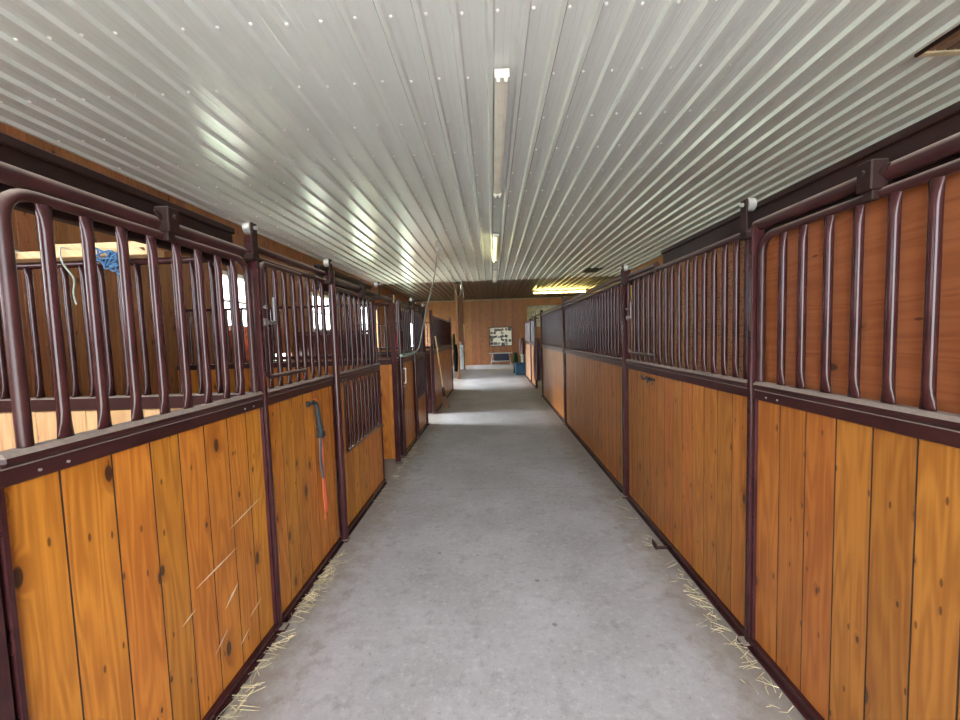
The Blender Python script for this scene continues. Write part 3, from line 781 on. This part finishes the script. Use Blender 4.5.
# ------------------------------------------------------------------ far end things
t = thing('framed_collage', (.47, FARY-.02, 1.53), 'black framed collage of photos hanging on the far wall', 'picture')
h = BM(); x0, x1, z0, z1, y = -.16, 1.10, 1.0, 2.05, FARY-.01
for a in ((x0, x1, z0, z0+.04), (x0, x1, z1-.04, z1), (x0, x0+.04, z0, z1), (x1-.04, x1, z0, z1)): box(h, a[0], a[1], y-.05, y+.005, a[2], a[3], .003)
obj('frame', h, BLACK, t)
h = BM(); box(h, x0+.03, x1-.03, y-.02, y+.004, z0+.03, z1-.03); obj('backing_card', h, paint('cream_card', (.75, .72, .62), .6, var=.05), t)
PCOL = [paint('print_dark', (.05, .05, .06), .4, var=.5), paint('print_grey', (.25, .26, .28), .4, var=.5), paint('print_brown', (.13, .10, .08), .4, var=.6)]
random.seed(11)
for i in range(6):
    for j in range(5):
        if random.random() < .2: continue
        cx = x0+.13+i*.2+random.uniform(-.03, .03); cz = z0+.13+j*.195+random.uniform(-.03, .03)
        w, hh = random.uniform(.065, .11), random.uniform(.055, .095); a = random.uniform(-.5, .5)
        h = BM(); box(h, -w, w, -.004, 0, -hh, hh)
        bmesh.ops.rotate(h, verts=h.verts, cent=(0, 0, 0), matrix=Matrix.Rotation(a, 3, 'Y'))
        bmesh.ops.translate(h, verts=h.verts, vec=(cx, y-.0205-.0006*(i+j*6), cz))
        obj('photo', h, random.choice(PCOL), t)
# bench with dark crate
t = thing('bench', (.42, 21.0, 0), 'grey metal framed bench under the collage on the far wall', 'bench')
h = BM()
box(h, -.2, 1.05, 20.85, 20.9, .62, .66, .004); box(h, -.2, 1.05, 21.15, 21.2, .62, .66, .004); obj('top_frame', h, GREYM, t)
h = BM(); box(h, -.05, .92, 20.8, 21.2, .2, .24, .004); obj('shelf', h, GREYM, t)
for x, dx in ((.0, -.1), (.88, .1)):
    for yy in (20.87, 21.17):
        h = BM(); tube(h, [(x, yy, .64), (x+dx, yy, 0)], .022, 8); obj('leg', h, GREYM, t, smooth=True)
t = thing('storage_crate', (.44, 20.98, .24), 'dark navy crate sitting on the bench shelf', 'crate')
h = BM(); box(h, .06, .86, 20.82, 21.14, .242, .61, .015); obj('body', h, NAVY, t)
h = BM()
for i in range(6): box(h, .1+i*.125, .14+i*.125, 20.805, 20.825, .26, .58)
obj('ribs', h, NAVY, t)
# white board with hose
t = thing('white_board', (-1.52, 18.45, 0), 'tall white board standing against the brown column at the far left', 'board')
h = BM(); box(h, -1.66, -1.38, 18.5, 18.56, .02, 1.2, .01); obj('board', h, SHEET, t)
h = BM(); box(h, -1.60, -1.44, 18.47, 18.60, 1.2, 1.36, .03); obj('cap', h, PALEP, t)
pts = [(-1.52+.1*math.cos(k*.62)*(1-.01*k), 18.47-.002*k, .82+.26*math.sin(k*.62)) for k in range(24)]
rope('coiled_lead', pts, .012, GREYR, 'grey lead rope coiled on the tall white board', 'rope', n=4)
# blue tote
t = thing('plastic_tote', (1.1, 15.75, 0), 'blue plastic tote on the floor at the end of the right stalls', 'tote')
h = BM(); v = box(h, .88, 1.30, 15.5, 16.0, .005, .44, .02)
for q in h.verts:
    f = .9+.1*(q.co.z/.44); q.co.x = 1.09+(q.co.x-1.09)*f; q.co.y = 15.75+(q.co.y-15.75)*f
obj('body', h, TEAL, t)
h = BM(); box(h, .86, 1.32, 15.48, 16.02, .44, .48, .008); obj('lid', h, TEAL, t)
h = BM(); box(h, 1.03, 1.15, 15.475, 15.49, .40, .445, .004); obj('clasp', h, BLACK, t)
# grain shovel and green sack, saddle on rack
h = BM(); cloth(h, (.95, 16.3, .86), .28, .855, .17, ph=.5, taper=1.1, s0=.8)
tag(obj('sack', h, GREEN, loc=(.93, 16.3, .0), smooth=True), 'dark green sack standing behind the blue tote', 'sack')
h = BM(); cloth(h, (1.13, 15.12, 1.47), .5, .62, .2, ph=1.3)
tag(obj('hanging_jacket', h, MAROON, loc=(1.13, 15.12, 1.47), smooth=True), 'dark maroon jacket hanging at the far end of the right stall row', 'jacket')
h = BM(); cloth(h, (1.2, 15.75, 1.03), .3, .545, .14, ph=.2)
tag(obj('saddle_pad', h, SLEEVE, loc=(1.2, 15.75, .485), smooth=True), 'pale grey saddle pad folded above the blue tote', 'saddle pad')

# ------------------------------------------------------------------ straw along the edges
random.seed(5)
def straw(name, side, ranges, n, label):
    bm = BM()
    for _ in range(n):
        a, b = random.choice(ranges); y = random.uniform(a, b)
        x = side*(1.205-abs(random.gauss(0, .045))); z = .004+random.random()*.018
        l = random.uniform(.02, .10); an = random.uniform(0, PI); e = random.uniform(-.15, .15)
        d = Vector((math.cos(an), math.sin(an), e*.4))*l/2; c = Vector((x, y, z+abs(d.z)))
        if abs(c.x)+abs(d.x) > 1.215: c.x = side*(1.215-abs(d.x))
        tube(bm, [c-d, c, c+d+Vector((0, 0, .0))], .0015, 3)
    o = obj(name, bm, STRAW, loc=(side*1.18, ranges[0][0], 0)); o['kind'] = 'stuff'
    tag(o, label, 'straw')
straw('straw_scatter', -1, [(1.5, 2.0), (2.05, 2.75), (2.2, 2.8), (2.15, 2.6), (3.5, 5.6), (4.6, 5.8), (1.3, 1.7)], 330, 'loose straw scattered along the foot of the left stalls')
straw('straw_scatter', 1, [(1.7, 3.9), (2.0, 2.5), (1.2, 2)], 130, 'fine straw litter along the foot of the right stalls')

# ------------------------------------------------------------------ light
W = bpy.data.worlds.new('sky'); S.world = W; W.use_nodes = True
bg = W.node_tree.nodes['Background']; bg.inputs[0].default_value = (.86, .93, 1, 1); bg.inputs[1].default_value = 12.0
sl = bpy.data.lights.new('sun', 'SUN'); sl.energy = 38; sl.angle = .01; sl.color = (1, .985, .96); so = bpy.data.objects.new('sun', sl); COL.objects.link(so)
so.rotation_euler = Vector((.12, .45, -.85)).to_track_quat('-Z', 'Y').to_euler()
def portal(loc, rot, sx, sy):
    l = bpy.data.lights.new('daylight_opening', 'AREA'); l.shape = 'RECTANGLE'; l.size = sx; l.size_y = sy; l.cycles.is_portal = True
    o = bpy.data.objects.new('daylight_opening', l); COL.objects.link(o); o.location = loc; o.rotation_euler = rot
portal((0, BACKY-.12, 1.65), (PI/2, 0, 0), 4.4, 3.3)                       # faces +Y
for a, b in WIN: portal((LW-.12, (a+b)/2, sum(WZ)/2), (PI/2, 0, -PI/2), b-a, WZ[1]-WZ[0])
for a, b, z0, z1 in DOORL: portal((LW-.12, (a+b)/2, z1/2), (PI/2, 0, -PI/2), b-a, z1)

def added_lamp(loc, sx, sy, power, spread, tilt=0.0):  # added area lamp outside a left opening, makes the bright floor bands
    l = bpy.data.lights.new('added_doorway_lamp', 'AREA'); l.shape = 'RECTANGLE'; l.size = sx; l.size_y = sy; l.energy = power; l.spread = spread
    l.color = (.93, .97, 1)
    o = bpy.data.objects.new('added_doorway_lamp', l); COL.objects.link(o); o.location = loc; o.rotation_euler = (PI/2-tilt, 0, -PI/2)
added_lamp((LW-.10, 7.6, .75), .85, 1.2, 38, math.radians(42), .36)
added_lamp((LW-.10, 13.25, 1.3), 2.1, 2.5, 58, math.radians(55), .4)
added_lamp((LW-.10, 20.05, 1.2), 2.3, 2.3, 36, math.radians(60), .4)

# ------------------------------------------------------------------ camera
pitch, yaw, roll, f = .0618, .0329, -.0308, 390.0
cy, sy, cp, sp = math.cos(yaw), math.sin(yaw), math.cos(pitch), math.sin(pitch)
fw = Vector((-sy*cp, cy*cp, -sp)); rt = Vector((cy, sy, 0)); up = rt.cross(fw)
c, s = math.cos(roll), math.sin(roll); r2 = rt*c+up*s; u2 = up*c-rt*s
cd = bpy.data.cameras.new('camera'); cam = bpy.data.objects.new('camera', cd); COL.objects.link(cam)
cam.matrix_world = Matrix(((r2.x, u2.x, -fw.x, 0), (r2.y, u2.y, -fw.y, 0), (r2.z, u2.z, -fw.z, 1.6), (0, 0, 0, 1)))
cd.sensor_width = 36; cd.lens = f/960*36; cd.clip_start = .05
S.camera = cam
S.view_settings.view_transform = 'Standard'; S.view_settings.look = 'None'; S.view_settings.exposure = 0.5; S.view_settings.gamma = 1
S.view_settings.use_curve_mapping = False
S.cycles.use_denoising = True; S.cycles.max_bounces = 10; S.cycles.diffuse_bounces = 6; S.cycles.glossy_bounces = 4; S.cycles.transparent_max_bounces = 12
S.cycles.sample_clamp_indirect = 12
